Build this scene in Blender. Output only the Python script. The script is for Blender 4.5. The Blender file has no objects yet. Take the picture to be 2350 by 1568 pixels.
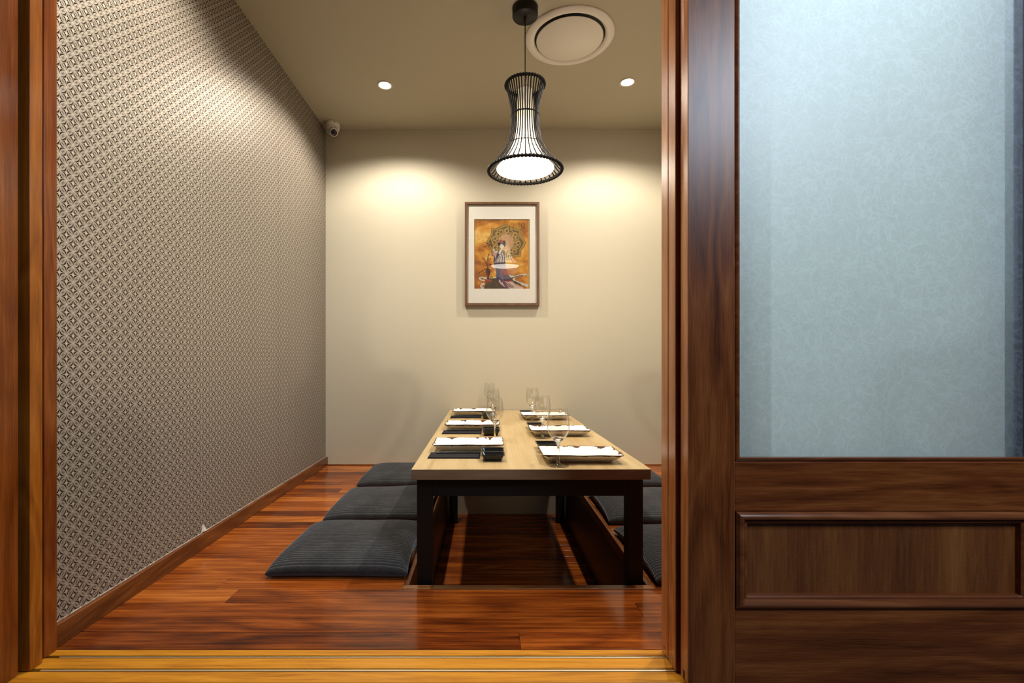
import bpy, bmesh, math, random
from mathutils import Vector, Matrix

random.seed(7)
SC = bpy.context.scene
COL = SC.collection
PI = math.pi

# ------------------------------------------------------------------ camera
F, PX, PY, H = 1086.0, 1115.0, 823.0, 0.78      # focal length (px), principal point, eye height
cam = bpy.data.cameras.new('camera')
cam.sensor_width = 36.0
cam.lens = F / 2350.0 * 36.0
cam.shift_x = (1175 - PX) / 2350.0
cam.shift_y = (PY - 784) / 2350.0
cam.clip_start = 0.02
camo = bpy.data.objects.new('camera', cam)
camo.location = (0, 0, H)
camo.rotation_euler = (PI / 2, 0, 0)
COL.objects.link(camo)
SC.camera = camo

# ------------------------------------------------------------------ world, exposure
SC.view_settings.view_transform = 'Standard'
SC.view_settings.look = 'None'
SC.view_settings.gamma = 1.0
SC.view_settings.use_curve_mapping = False
SC.view_settings.exposure = 0.0
W = bpy.data.worlds.new('world')
SC.world = W
W.use_nodes = True
bg = W.node_tree.nodes['Background']
bg.inputs[0].default_value = (0.74, 0.80, 1.0, 1)
bg.inputs[1].default_value = 0.025

SC.cycles.max_bounces = 8
SC.cycles.diffuse_bounces = 4
SC.cycles.glossy_bounces = 4
SC.cycles.transparent_max_bounces = 40
SC.cycles.caustics_reflective = False
SC.cycles.caustics_refractive = False
WARM = (1.0, 0.90, 0.76)
CEIL_Z, BACK_Y, LEFT_X, RIGHT_X = 2.451, 3.457, -1.170, 1.45
DOWN = [(-0.617, 2.89), (0.855, 2.858), (-0.617, 1.65), (0.855, 1.65)]
DOWN_W = 88.0
BULB_W = 6.0

def lamp(name, kind, loc, energy, color, parent=None, **kw):
    l = bpy.data.lights.new(name, kind)
    l.energy = energy
    l.color = color
    for k, v in kw.items():
        setattr(l, k, v)
    o = bpy.data.objects.new(name, l)
    o.location = loc
    COL.objects.link(o)
    if parent:
        o.parent = parent
    return o

# cool daylight from the corridor, its source unseen, high to the right behind the camera
wo = lamp('corridor_daylight', 'AREA', (1.5, -0.6, 2.35), 46, (0.70, 0.84, 1.0), shape='RECTANGLE', size=.7, size_y=.6)
wo.rotation_euler = (Vector((1.1, 1.1, .75)) - Vector((1.5, -0.6, 2.35))).to_track_quat('-Z', 'Y').to_euler()

# ------------------------------------------------------------------ material helpers
class NT:
    def __init__(s, name):
        s.m = bpy.data.materials.new(name)
        s.m.use_nodes = True
        s.t = s.m.node_tree
        s.t.nodes.clear()
        s.out = s.t.nodes.new('ShaderNodeOutputMaterial')
    def n(s, typ, **kw):
        x = s.t.nodes.new(typ)
        for k, v in kw.items():
            setattr(x, k, v)
        return x
    def l(s, a, b):
        s.t.links.new(a, b)
    def put(s, sock, v):
        if hasattr(v, 'is_output'):
            s.l(v, sock)
        else:
            if isinstance(v, tuple) and len(v) == 3 and sock.type == 'RGBA':
                v = v + (1,)
            sock.default_value = v
    def math(s, op, a, b=None, c=None):
        x = s.n('ShaderNodeMath', operation=op)
        for i, v in enumerate((a, b, c)):
            if v is not None:
                s.put(x.inputs[i], v)
        return x.outputs[0]
    def mix(s, f, a, b):
        x = s.n('ShaderNodeMix', data_type='RGBA')
        s.put(x.inputs[0], f); s.put(x.inputs[6], a); s.put(x.inputs[7], b)
        return x.outputs[2]
    def ramp(s, f, stops):
        x = s.n('ShaderNodeValToRGB')
        r = x.color_ramp
        while len(r.elements) < len(stops):
            r.elements.new(0.5)
        for e, (p, c) in zip(r.elements, stops):
            e.position = p
            e.color = c + (1,) if len(c) == 3 else c
        s.put(x.inputs[0], f)
        return x.outputs[0]
    def noise(s, vec, scale, detail=4.0, rough=0.5, dist=0.0):
        x = s.n('ShaderNodeTexNoise')
        s.l(vec, x.inputs['Vector'])
        x.inputs['Scale'].default_value = scale
        x.inputs['Detail'].default_value = detail
        x.inputs['Roughness'].default_value = rough
        x.inputs['Distortion'].default_value = dist
        return x.outputs[0]
    def obj(s):
        return s.n('ShaderNodeTexCoord').outputs['Object']
    def mapping(s, vec, scale=(1, 1, 1), loc=(0, 0, 0), rot=(0, 0, 0)):
        x = s.n('ShaderNodeMapping')
        s.l(vec, x.inputs[0])
        s.put(x.inputs[1], loc) ; s.put(x.inputs[2], rot); s.put(x.inputs[3], scale)
        return x.outputs[0]
    def bsdf(s, color=(.5, .5, .5), rough=.5, metal=0.0, spec=.5, **kw):
        x = s.n('ShaderNodeBsdfPrincipled')
        s.put(x.inputs['Base Color'], color)
        s.put(x.inputs['Roughness'], rough)
        s.put(x.inputs['Metallic'], metal)
        s.put(x.inputs['Specular IOR Level'], spec)
        for k, v in kw.items():
            s.put(x.inputs[k.replace('_', ' ')], v)
        s.l(x.outputs[0], s.out.inputs[0])
        return x
    def bump(s, h, strength, dist, b):
        x = s.n('ShaderNodeBump')
        x.inputs['Strength'].default_value = strength
        x.inputs['Distance'].default_value = dist
        s.l(h, x.inputs['Height'])
        s.l(x.outputs[0], b.inputs['Normal'])

MATS = {}
def wood(name, axis, stops, rough=.25, fine=1.0, fig=1.0, vary=0.0, coat=0.0, spec=.5, ringw=.30, porew=.45):
    """grain running along axis; per-object shift of the figure and of the tone"""
    t = NT(name)
    info = t.n('ShaderNodeObjectInfo')
    rnd = info.outputs['Random']
    off = t.n('ShaderNodeCombineXYZ')
    t.put(off.inputs[0], t.math('MULTIPLY', rnd, 37.0))
    t.put(off.inputs[1], t.math('MULTIPLY', rnd, 91.0))
    t.put(off.inputs[2], t.math('MULTIPLY', rnd, 53.0))
    add = t.n('ShaderNodeVectorMath', operation='ADD')
    t.l(t.obj(), add.inputs[0]); t.l(off.outputs[0], add.inputs[1])
    v = add.outputs[0]
    i = 'XYZ'.index(axis)
    def sc(lo, hi):
        q = [hi] * 3
        q[i] = lo
        return tuple(q)
    big = t.noise(t.mapping(v, sc(1.1 * fig, 7 * fig)), 1.0, 3.0, .5, .7)
    rings = t.math('FRACT', t.math('MULTIPLY', big, 7.0))
    rings = t.math('ABSOLUTE', t.math('SUBTRACT', t.math('MULTIPLY', rings, 2.0), 1.0))
    streak = t.noise(t.mapping(v, sc(2.0 * fine, 60 * fine)), 1.0, 5.0, .6, .2)
    pore = t.noise(t.mapping(v, sc(14 * fine, 420 * fine)), 1.0, 2.0, .6)
    f = t.math('ADD', t.math('MULTIPLY', rings, ringw), t.math('MULTIPLY', streak, .75))
    f = t.math('ADD', f, t.math('MULTIPLY', t.math('SUBTRACT', pore, .5), porew))
    f = t.math('SUBTRACT', f, .03 + (ringw - .3) / 2)
    if vary:
        f = t.math('ADD', f, t.math('MULTIPLY', t.math('SUBTRACT', info.outputs['Alpha'], .5), vary))
    c = t.ramp(f, stops)
    b = t.bsdf(c, rough, 0, spec, Coat_Weight=coat, Coat_Roughness=.12)
    t.bump(pore, .06, .0006, b)
    MATS[name] = t.m
    return t.m

def plain(name, color, rough=.5, metal=0.0, spec=.5, bump=None, **kw):
    t = NT(name)
    b = t.bsdf(color, rough, metal, spec, **kw)
    if bump:
        t.bump(t.noise(t.obj(), bump[0], 3), bump[1], bump[2], b)
    MATS[name] = t.m
    return t.m

# floor: red-brown hardwood, board to board variation
FL = [(0.20, (.036, .0075, .0022)), (.40, (.125, .026, .0050)), (.60, (.27, .066, .0095)), (.82, (.46, .150, .024))]
wood('floor_wood', 'X', FL, rough=.15, vary=.50, fig=.6, ringw=.17, porew=.30, fine=1.25, spec=.28)
wood('trim_wood', 'Y', [(.25, (.075, .020, .004)), (.55, (.14, .042, .009)), (.8, (.21, .072, .018))], rough=.3)
wood('trim_wood_x', 'X', [(.25, (.16, .055, .014)), (.55, (.26, .10, .028)), (.8, (.36, .16, .05))], rough=.3)
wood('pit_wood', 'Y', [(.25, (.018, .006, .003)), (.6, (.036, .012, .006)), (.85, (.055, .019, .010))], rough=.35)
wood('sill_wood', 'X', [(.22, (.24, .080, .006)), (.45, (.47, .185, .012)), (.75, (.64, .29, .024))], rough=.40, spec=.2, ringw=.12)
wood('jamb_wood', 'Z', [(.2, (.10, .022, .004)), (.5, (.175, .042, .006)), (.8, (.26, .074, .012))], rough=.24, spec=.3, porew=.6)
wood('jamb_strip_wood', 'Z', [(.2, (.18, .050, .005)), (.5, (.28, .085, .008)), (.8, (.38, .135, .018))], rough=.26, spec=.3, porew=.6)
DR = [(.22, (.080, .017, .0035)), (.5, (.180, .044, .0095)), (.8, (.30, .090, .021))]
wood('door_stile_wood', 'Z', DR, rough=.34, fig=.8, porew=.6, spec=.35)
wood('door_rail_wood', 'X', DR, rough=.34, fig=.8, porew=.6, spec=.35)
wood('door_mould_wood', 'X', [(.2, (.125, .030, .008)), (.55, (.215, .060, .017)), (.85, (.32, .105, .033))], rough=.28)
wood('door_edge_wood', 'Z', [(.2, (.30, .095, .028)), (.5, (.44, .160, .050)), (.8, (.56, .245, .09))], rough=.25)
wood('frame_wood', 'Z', [(.2, (.085, .040, .018)), (.55, (.13, .064, .030)), (.85, (.18, .095, .048))], rough=.4)
wood('table_wood', 'Y', [(.15, (.36, .235, .105)), (.5, (.46, .330, .160)), (.85, (.54, .415, .225))], rough=.32, fig=.55, fine=1.0, spec=.4, ringw=.26, porew=.5)
wood('table_end_shaded_wood', 'X', [(.15, (.17, .095, .050)), (.5, (.26, .150, .082)), (.85, (.34, .205, .115))], rough=.45, fig=.6, spec=.3, porew=.5)  # browner copy of the tabletop wood, shade on its ends put into the colour

# door field panel: vertical broken grain
def panel_wood():
    t = NT('door_panel_wood')
    v = t.obj()
    a = t.noise(t.mapping(v, (9, 1, .8)), 1, 3, .5, .4)
    s = t.noise(t.mapping(v, (130, 1, 9)), 1, 4, .6, .3)
    w = t.noise(t.mapping(v, (260, 1, 170), rot=(0, .5, 0)), 1, 2, .5)
    f = t.math('ADD', t.math('MULTIPLY', a, .75), t.math('MULTIPLY', s, .42))
    f = t.math('ADD', f, t.math('MULTIPLY', w, .20))
    c = t.ramp(f, [(.42, (.055, .014, .0035)), (.66, (.165, .047, .011)), (.95, (.30, .105, .026))])
    b = t.bsdf(c, .38)
    t.bump(w, .08, .0006, b)
    MATS['door_panel_wood'] = t.m
panel_wood()

plain('wall_paint', (.525, .480, .372), .62, bump=(260, .05, .0006))
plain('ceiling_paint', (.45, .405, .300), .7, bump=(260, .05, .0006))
plain('plaster', (.6, .57, .52), .8)
plain('black_metal', (.011, .010, .011), .42)
plain('black_wood', (.0055, .0045, .0045), .45, 0.0, .35)
plain('dark_groove', (.008, .006, .005), .6)
plain('brass', (.66, .54, .33), .45, .7)
plain('steel', (.45, .47, .55), .3, 1.0)
plain('white_enamel', (.78, .73, .66), .42)
plain('white_plastic', (.80, .76, .70), .35)
plain('black_glaze', (.017, .018, .017), .2)
plain('chopstick_lacquer', (.010, .009, .010), .32)
plain('white_ink', (.7, .68, .64), .6)
plain('mat_board', (.72, .70, .65), .85)
plain('paper_white', (.55, .52, .46), .85)
plain('rattan', (.006, .005, .0048), .6, 0.0, .2, bump=(900, .25, .001))
plain('canopy_brown', (.007, .0045, .0035), .5, 0.0, .25)
plain('cord_black', (.008, .007, .007), .5)
plain('lens_black', (.006, .005, .008), .08)
plain('led_violet', (.34, .24, .42), .25)
plain('carpet_hall', (.10, .09, .085), .9)

def napkin_mat():
    t = NT('napkin_cloth')
    v = t.obj()
    w = t.noise(v, 1400, 2)
    b = t.bsdf(t.mix(w, (.004, .004, .007), (.010, .010, .016)), .75, 0, .2)
    MATS['napkin_cloth'] = t.m
napkin_mat()

def cushion_mat():
    t = NT('corduroy')
    v = t.obj()
    a = t.noise(v, 9, 4, .6)
    c = t.noise(t.mapping(v, (70, 300, 300)), 1, 4, .6)
    f = t.math('ADD', t.math('MULTIPLY', a, .6), t.math('MULTIPLY', c, .6))
    col = t.ramp(f, [(.35, (.012, .0125, .0136)), (.62, (.034, .0347, .037)), (.9, (.078, .0790, .083))])
    b = t.bsdf(col, .85, 0, .2, Sheen_Weight=.55, Sheen_Roughness=.45)
    t.put(b.inputs['Sheen Tint'], (.75, .78, .85, 1))
    t.bump(c, .35, .0015, b)
    MATS['corduroy'] = t.m
cushion_mat()

def wallpaper_mat():
    s = 0.0306
    t = NT('wallpaper')
    sep = t.n('ShaderNodeSeparateXYZ')
    t.l(t.obj(), sep.inputs[0])
    y, z = sep.outputs[1], sep.outputs[2]
    k = 1 / (math.sqrt(2) * s)
    u = t.math('MULTIPLY', t.math('ADD', y, z), k)
    v = t.math('MULTIPLY', t.math('SUBTRACT', z, y), k)
    px = t.math('SUBTRACT', t.math('FRACT', t.math('ADD', u, 200.0)), .5)
    py = t.math('SUBTRACT', t.math('FRACT', t.math('ADD', v, 200.0)), .5)
    a = t.math('ABSOLUTE', px); b = t.math('ABSOLUTE', py)
    mx = t.math('MAXIMUM', a, b); mn = t.math('MINIMUM', a, b)
    omx = t.math('SUBTRACT', 1.0, mx)
    dn = t.math('SQRT', t.math('ADD', t.math('MULTIPLY', omx, omx), t.math('MULTIPLY', mn, mn)))
    tt = t.math('SUBTRACT', .7071, dn)                       # >0 inside a petal, .207 at its middle
    def band(x, lo, hi):
        return t.math('MULTIPLY', t.math('GREATER_THAN', x, lo), t.math('LESS_THAN', x, hi))
    petal = t.math('GREATER_THAN', tt, 0.0)
    line = t.math('MAXIMUM', band(tt, 0.0, .036), band(tt, .062, .088))
    curlw = t.math('SINE', t.math('ADD', t.math('MULTIPLY', mn, 30.0), t.math('MULTIPLY', tt, 55.0)))
    curl = t.math('MULTIPLY', t.math('GREATER_THAN', tt, .105), t.math('GREATER_THAN', curlw, .15))
    dark_in = t.math('MULTIPLY', t.math('GREATER_THAN', tt, .14), t.math('LESS_THAN', curlw, -.55))
    r2 = 1 / math.sqrt(2)
    rx = t.math('ABSOLUTE', t.math('MULTIPLY', t.math('SUBTRACT', px, py), r2))
    rz = t.math('ABSOLUTE', t.math('MULTIPLY', t.math('ADD', px, py), r2))
    def ray(p, q, kk, L):
        return t.math('LESS_THAN', t.math('ADD', t.math('MULTIPLY', p, kk), q), L)
    star = t.math('MAXIMUM', ray(rx, rz, 9.0, .50), ray(rz, rx, 9.0, .46))
    star = t.math('MAXIMUM', star, t.math('MAXIMUM', ray(a, b, 4.2, .24), ray(b, a, 4.2, .24)))
    notp = t.math('SUBTRACT', 1.0, petal)
    star = t.math('MULTIPLY', star, notp)
    light = t.math('MAXIMUM', star, t.math('MULTIPLY', petal, t.math('MAXIMUM', line, t.math('MULTIPLY', curl, .75))))
    mid = t.math('MULTIPLY', petal, t.math('SUBTRACT', .46, t.math('MULTIPLY', dark_in, .40)))
    f = t.math('MAXIMUM', light, mid)
    c = t.ramp(f, [(0.0, (.032, .022, .0155)), (.46, (.165, .138, .113)), (1.0, (.52, .465, .395))])
    bb = t.bsdf(c, .50, t.math('MULTIPLY', f, .45), t.math('MULTIPLY', f, .45))
    t.bump(f, .10, .0004, bb)
    MATS['wallpaper'] = t.m
wallpaper_mat()

def clear_glass(name, tint=(.985, .985, .98), edge=.35, refl=1.0, rough=.01, f0=.04):
    """thin clear glass: transmits straight through, reflects by Fresnel"""
    t = NT(name)
    tr = t.n('ShaderNodeBsdfTransparent')
    lw = t.n('ShaderNodeLayerWeight')
    lw.inputs[0].default_value = .5
    fc = lw.outputs['Facing']
    fres = t.math('ADD', f0, t.math('MULTIPLY', t.math('POWER', fc, 5.0), .9))
    t.put(tr.inputs[0], t.mix(t.math('MULTIPLY', t.math('POWER', fc, 3.0), edge), tint, (.45, .43, .40)))
    gl = t.n('ShaderNodeBsdfGlossy')
    gl.inputs['Roughness'].default_value = rough
    t.put(gl.inputs[0], (refl, refl, refl))
    mx = t.n('ShaderNodeMixShader')
    t.l(fres, mx.inputs[0]); t.l(tr.outputs[0], mx.inputs[1]); t.l(gl.outputs[0], mx.inputs[2])
    t.l(mx.outputs[0], t.out.inputs[0])
    MATS[name] = t.m
clear_glass('picture_glass', edge=0.0)
clear_glass('wine_glass', edge=.30, f0=.065)
def solid_glass():
    t = NT('solid_glass')
    g = t.n('ShaderNodeBsdfGlass')
    g.inputs['Roughness'].default_value = 0.0
    g.inputs['IOR'].default_value = 1.5
    t.l(g.outputs[0], t.out.inputs[0])
    MATS['solid_glass'] = t.m
solid_glass()
clear_glass('door_glass', (.985, .992, 1.0), edge=0.0)
clear_glass('frosted_glass', (.985, .992, 1.0), edge=0.0, rough=.5)

def fibre_paper():
    """translucent white paper sheet with matted fibres, between the panes of the door"""
    t = NT('fibre_paper')
    v = t.obj()
    m = None
    for i in range(8):
        q = t.mapping(v, (1.0, 1.0, 1.0), loc=(i * 3.7, i * .9, i * 1.3), rot=(0, i * .7, 0))
        n = t.noise(q, (11, 14, 9, 17, 13, 21, 26, 34)[i], 2.0, .5, .7)
        e = t.math('ABSOLUTE', t.math('SUBTRACT', n, .5))
        e = t.math('SUBTRACT', 1.0, t.math('MINIMUM', t.math('DIVIDE', e, .011), 1.0))
        m = e if m is None else t.math('MAXIMUM', m, e)
    cloud = t.noise(v, 30, 5, .65)
    m = t.math('ADD', t.math('MULTIPLY', m, .62), t.math('MULTIPLY', cloud, .55))
    fib = t.math('MINIMUM', m, 1.0)
    d = t.n('ShaderNodeBsdfDiffuse')
    t.put(d.inputs[0], t.mix(fib, (.07, .11, .22), (.62, .80, 1.0)))
    tr = t.n('ShaderNodeBsdfTranslucent')
    t.put(tr.inputs[0], t.mix(fib, (.56, .79, .95), (.60, .84, 1.0)))
    mx = t.n('ShaderNodeMixShader')
    mx.inputs[0].default_value = .84
    t.l(d.outputs[0], mx.inputs[1]); t.l(tr.outputs[0], mx.inputs[2])
    t.l(mx.outputs[0], t.out.inputs[0])
    MATS['fibre_paper'] = t.m
fibre_paper()

def emit(name, color, strength):
    t = NT(name)
    e = t.n('ShaderNodeEmission')
    e.inputs[0].default_value = color + (1,)
    e.inputs[1].default_value = strength
    t.l(e.outputs[0], t.out.inputs[0])
    MATS[name] = t.m
emit('downlight_glow', (1.0, .90, .75), 60.0)
emit('pendant_diffuser_glow', (1.0, .93, .80), 7.0)

def liner_mat():
    t = NT('lamp_liner')
    d = t.n('ShaderNodeBsdfDiffuse'); t.put(d.inputs[0], (.80, .76, .68))
    tr = t.n('ShaderNodeBsdfTranslucent'); t.put(tr.inputs[0], (.90, .84, .72))
    mx = t.n('ShaderNodeMixShader'); mx.inputs[0].default_value = .5
    t.l(d.outputs[0], mx.inputs[1]); t.l(tr.outputs[0], mx.inputs[2])
    t.l(mx.outputs[0], t.out.inputs[0])
    MATS['lamp_liner'] = t.m
liner_mat()

def plate_mat():
    """white glaze, irregular brown glaze at the rim, cream underside"""
    t = NT('plate_glaze')
    v = t.obj()
    sep = t.n('ShaderNodeSeparateXYZ'); t.l(v, sep.inputs[0])
    info = t.n('ShaderNodeObjectInfo')
    ax = t.math('SUBTRACT', .1435, t.math('ABSOLUTE', sep.outputs[0]))
    ay = t.math('SUBTRACT', .0890, t.math('ABSOLUTE', sep.outputs[1]))
    d = t.math('MINIMUM', ax, ay)                             # distance from the rim, in metres
    q = t.n('ShaderNodeVectorMath', operation='ADD'); t.l(v, q.inputs[0]); t.put(q.inputs[1], info.outputs['Random'])
    q2 = t.n('ShaderNodeVectorMath', operation='MULTIPLY_ADD')
    t.put(q2.inputs[0], info.outputs['Random']); q2.inputs[1].default_value = (17, 29, 5); t.l(v, q2.inputs[2])
    n = t.noise(q2.outputs[0], 26, 3, .6)
    w = t.math('ADD', .0026, t.math('MULTIPLY', t.math('MAXIMUM', t.math('SUBTRACT', n, .49), 0.0), .040))
    rim = t.math('LESS_THAN', d, w)
    up = t.math('GREATER_THAN', sep.outputs[2], .0215)
    rim = t.math('MULTIPLY', rim, up)
    fine = t.noise(v, 120, 3)
    brown = t.mix(fine, (.022, .010, .006), (.15, .055, .018))
    c = t.mix(rim, (.86, .84, .80), brown)
    t.bsdf(c, .14)
    MATS['plate_glaze'] = t.m
plate_mat()

def print_bg():
    t = NT('print_ground')
    v = t.obj()
    n = t.noise(t.mapping(v, (8, 1, 11), loc=(.3, 0, .9)), 1, 4, .55, .5)
    f = t.noise(v, 160, 3)
    x = t.math('ADD', t.math('MULTIPLY', n, .9), t.math('MULTIPLY', f, .12))
    c = t.ramp(x, [(.40, (.26, .085, .008)), (.50, (.43, .165, .014)), (.58, (.56, .265, .030)), (.70, (.66, .44, .13))])
    t.bsdf(c, .7)
    MATS['print_ground'] = t.m
print_bg()
for nm, c in dict(gold=(.46, .29, .055), olive=(.20, .125, .05), goldlt=(.58, .38, .10), peach=(.68, .40, .20), hair=(.020, .016, .020),
                  rose=(.42, .10, .09), skin=(.84, .74, .64), robe=(.085, .055, .085), indigo=(.045, .045, .135), violet=(.17, .085, .19),
                  red=(.38, .050, .035), plum=(.085, .022, .040), pink=(.70, .40, .42), blush=(.76, .55, .46), vase=(.10, .030, .022),
                  branch=(.22, .055, .028), rock=(.085, .060, .032), rust=(.40, .095, .025), cloud=(.82, .74, .62), ink=(.035, .022, .015),
                  grey=(.36, .30, .28), line=(.15, .080, .025), edge=(.46, .28, .12)).items():
    plain('print_' + nm, tuple(q * .62 for q in c), .7)

# ------------------------------------------------------------------ geometry helpers
def link(name, me, mat=None, parent=None, loc=(0, 0, 0), rot=(0, 0, 0)):
    o = bpy.data.objects.new(name, me)
    o.location = loc
    o.rotation_euler = rot
    if mat is not None and not me.materials:
        me.materials.append(MATS[mat])
    if parent is not None:
        o.parent = parent
    COL.objects.link(o)
    return o

def tag(o, label=None, cat=None, group=None, kind=None):
    if label: o['label'] = label
    if cat: o['category'] = cat
    if group: o['group'] = group
    if kind: o['kind'] = kind
    return o

def empty(name, loc=(0, 0, 0), rz=0.0):
    o = bpy.data.objects.new(name, None)
    o.location = loc
    o.rotation_euler = (0, 0, rz)
    o.empty_display_size = .05
    COL.objects.link(o)
    return o

def pymesh(name, verts, faces, smooth=False):
    me = bpy.data.meshes.new(name)
    me.from_pydata([tuple(v) for v in verts], [], faces)
    bm = bmesh.new(); bm.from_mesh(me)
    bmesh.ops.recalc_face_normals(bm, faces=bm.faces)
    bm.to_mesh(me); bm.free()
    if smooth:
        for p in me.polygons:
            p.use_smooth = True
    me.update()
    return me

def box_mesh(name, x0, x1, y0, y1, z0, z1, bevel=0.0, seg=1):
    bm = bmesh.new()
    vs = [bm.verts.new((x, y, z)) for x in (x0, x1) for y in (y0, y1) for z in (z0, z1)]
    for f in ((0, 1, 3, 2), (4, 6, 7, 5), (0, 4, 5, 1), (2, 3, 7, 6), (0, 2, 6, 4), (1, 5, 7, 3)):
        bm.faces.new([vs[i] for i in f])
    bmesh.ops.recalc_face_normals(bm, faces=bm.faces)
    if bevel:
        bmesh.ops.bevel(bm, geom=list(bm.edges), offset=bevel, segments=seg, affect='EDGES', profile=.5)
    me = bpy.data.meshes.new(name)
    bm.to_mesh(me); bm.free()
    return me

def box(name, x0, x1, y0, y1, z0, z1, mat, parent=None, bevel=0.0, seg=1, origin=None):
    """box in parent coordinates; its own origin sits at its centre-bottom"""
    o = origin or ((x0 + x1) / 2, (y0 + y1) / 2, z0)
    me = box_mesh(name, x0 - o[0], x1 - o[0], y0 - o[1], y1 - o[1], z0 - o[2], z1 - o[2], bevel, seg)
    return link(name, me, mat, parent, o)

def boxes_mesh(name, lst):
    vs, fs = [], []
    for (x0, x1, y0, y1, z0, z1) in lst:
        b = len(vs)
        vs += [(x, y, z) for x in (x0, x1) for y in (y0, y1) for z in (z0, z1)]
        fs += [tuple(b + i for i in f) for f in ((0, 1, 3, 2), (4, 6, 7, 5), (0, 4, 5, 1), (2, 3, 7, 6), (0, 2, 6, 4), (1, 5, 7, 3))]
    return pymesh(name, vs, fs)

def lathe(name, prof, n=48, smooth=True, closed=False):
    """prof: list of (r, z); revolve about z"""
    vs, fs, idx = [], [], []
    for (r, z) in prof:
        if r < 1e-6:
            idx.append([len(vs)]); vs.append((0, 0, z))
        else:
            idx.append(list(range(len(vs), len(vs) + n)))
            vs += [(r * math.cos(2 * PI * k / n), r * math.sin(2 * PI * k / n), z) for k in range(n)]
    pairs = list(zip(idx, idx[1:])) + ([(idx[-1], idx[0])] if closed else [])
    for a, b in pairs:
        for k in range(n):
            k2 = (k + 1) % n
            if len(a) == 1 and len(b) == 1: continue
            if len(a) == 1: fs.append((a[0], b[k], b[k2]))
            elif len(b) == 1: fs.append((a[k], a[k2], b[0]))
            else: fs.append((a[k], a[k2], b[k2], b[k]))
    return pymesh(name, vs, fs, smooth)

def tube(name, pts, r, n=8, cap=True, closed=False, rfun=None):
    pts = [Vector(p) for p in pts]
    vs, fs = [], []
    N = len(pts)
    up = None
    for i, p in enumerate(pts):
        if closed:
            d = (pts[(i + 1) % N] - pts[i - 1]).normalized()
        else:
            d = (pts[min(i + 1, N - 1)] - pts[max(i - 1, 0)]).normalized()
        ref = Vector((0, 0, 1)) if abs(d.z) < .95 else Vector((1, 0, 0))
        a = d.cross(ref).normalized(); b = a.cross(d).normalized()
        if up is not None and a.dot(up) < 0:
            a, b = -a, -b
        up = a
        rr = rfun(i) if rfun else r
        for k in range(n):
            t = 2 * PI * k / n
            vs.append(p + a * (rr * math.cos(t)) + b * (rr * math.sin(t)))
    for i in range(N if closed else N - 1):
        j = (i + 1) % N
        for k in range(n):
            k2 = (k + 1) % n
            fs.append((i * n + k, i * n + k2, j * n + k2, j * n + k))
    if cap and not closed:
        fs.append(tuple(range(n))); fs.append(tuple(range((N - 1) * n, N * n)))
    return pymesh(name, vs, fs, True)

def smooth_prof(keys, n):
    out = []
    for i in range(n + 1):
        t = i / n * (len(keys) - 1)
        k = min(int(t), len(keys) - 2); f = t - k
        p0 = keys[max(k - 1, 0)]; p1 = keys[k]; p2 = keys[k + 1]; p3 = keys[min(k + 2, len(keys) - 1)]
        out.append(tuple(.5 * (2 * b + (c - a) * f + (2 * a - 5 * b + 4 * c - e) * f * f + (3 * b - a - 3 * c + e) * f ** 3) for a, b, c, e in zip(p0, p1, p2, p3)))
    return out

def rect_sweep(name, x0, x1, z0, z1, prof):
    """mitred frame in the XZ plane. prof: closed list of (inset from the outer rectangle, y)"""
    vs, fs = [], []
    n = len(prof)
    for (i, y) in prof:
        vs += [(x0 + i, y, z0 + i), (x1 - i, y, z0 + i), (x1 - i, y, z1 - i), (x0 + i, y, z1 - i)]
    for k in range(n):
        k2 = (k + 1) % n
        for c in range(4):
            c2 = (c + 1) % 4
            fs.append((k * 4 + c, k * 4 + c2, k2 * 4 + c2, k2 * 4 + c))
    return pymesh(name, vs, fs)

def sweep_sides(name, x0, x1, z0, z1, prof, mat_v, mat_h, parent):
    """the same frame as four mitred pieces, each a part"""
    n = len(prof)
    for c in range(4):
        c2 = (c + 1) % 4
        vs = []
        for (i, y) in prof:
            q = [(x0 + i, y, z0 + i), (x1 - i, y, z0 + i), (x1 - i, y, z1 - i), (x0 + i, y, z1 - i)]
            vs += [q[c], q[c2]]
        fs = [(2 * k, 2 * k + 1, 2 * ((k + 1) % n) + 1, 2 * ((k + 1) % n)) for k in range(n)]
        fs += [tuple(2 * k for k in range(n)), tuple(2 * k + 1 for k in range(n))]
        o = Vector((sum(v[0] for v in vs) / len(vs), sum(v[1] for v in vs) / len(vs), min(v[2] for v in vs)))
        vs = [Vector(v) - o for v in vs]
        link(name, pymesh(name, vs, fs), mat_h if c in (0, 2) else mat_v, parent, o)

def plank(name, x0, x1, y0, y1, zt, th, mat, parent, c=.0007, gap=.0004, skew=0.0):
    """floor board with a chamfered top edge, origin at its middle; skew slants its right-hand end"""
    x0 += gap; x1 -= gap; y0 += gap; y1 -= gap
    o = ((x0 + x1) / 2, (y0 + y1) / 2, zt)
    a, b, e, g = x0 - o[0], x1 - o[0], y0 - o[1], y1 - o[1]
    vs = [(a, e, -th), (b, e, -th), (b, g, -th), (a, g, -th),
          (a, e, -c), (b, e, -c), (b, g, -c), (a, g, -c),
          (a + c, e + c, 0), (b - c, e + c, 0), (b - c, g - c, 0), (a + c, g - c, 0)]
    fs = [(0, 3, 2, 1), (8, 9, 10, 11)]
    for k in range(4):
        k2 = (k + 1) % 4
        fs += [(k, k2, 4 + k2, 4 + k), (4 + k, 4 + k2, 8 + k2, 8 + k)]
    return link(name, pymesh(name, vs, fs), mat, parent, o)

def copy_tree(o, parent=None):
    c = o.copy()
    COL.objects.link(c)
    c.parent = parent
    for ch in o.children:
        copy_tree(ch, c)
    return c

def structure(o, label, cat):
    return tag(o, label, cat, kind='structure')

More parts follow.
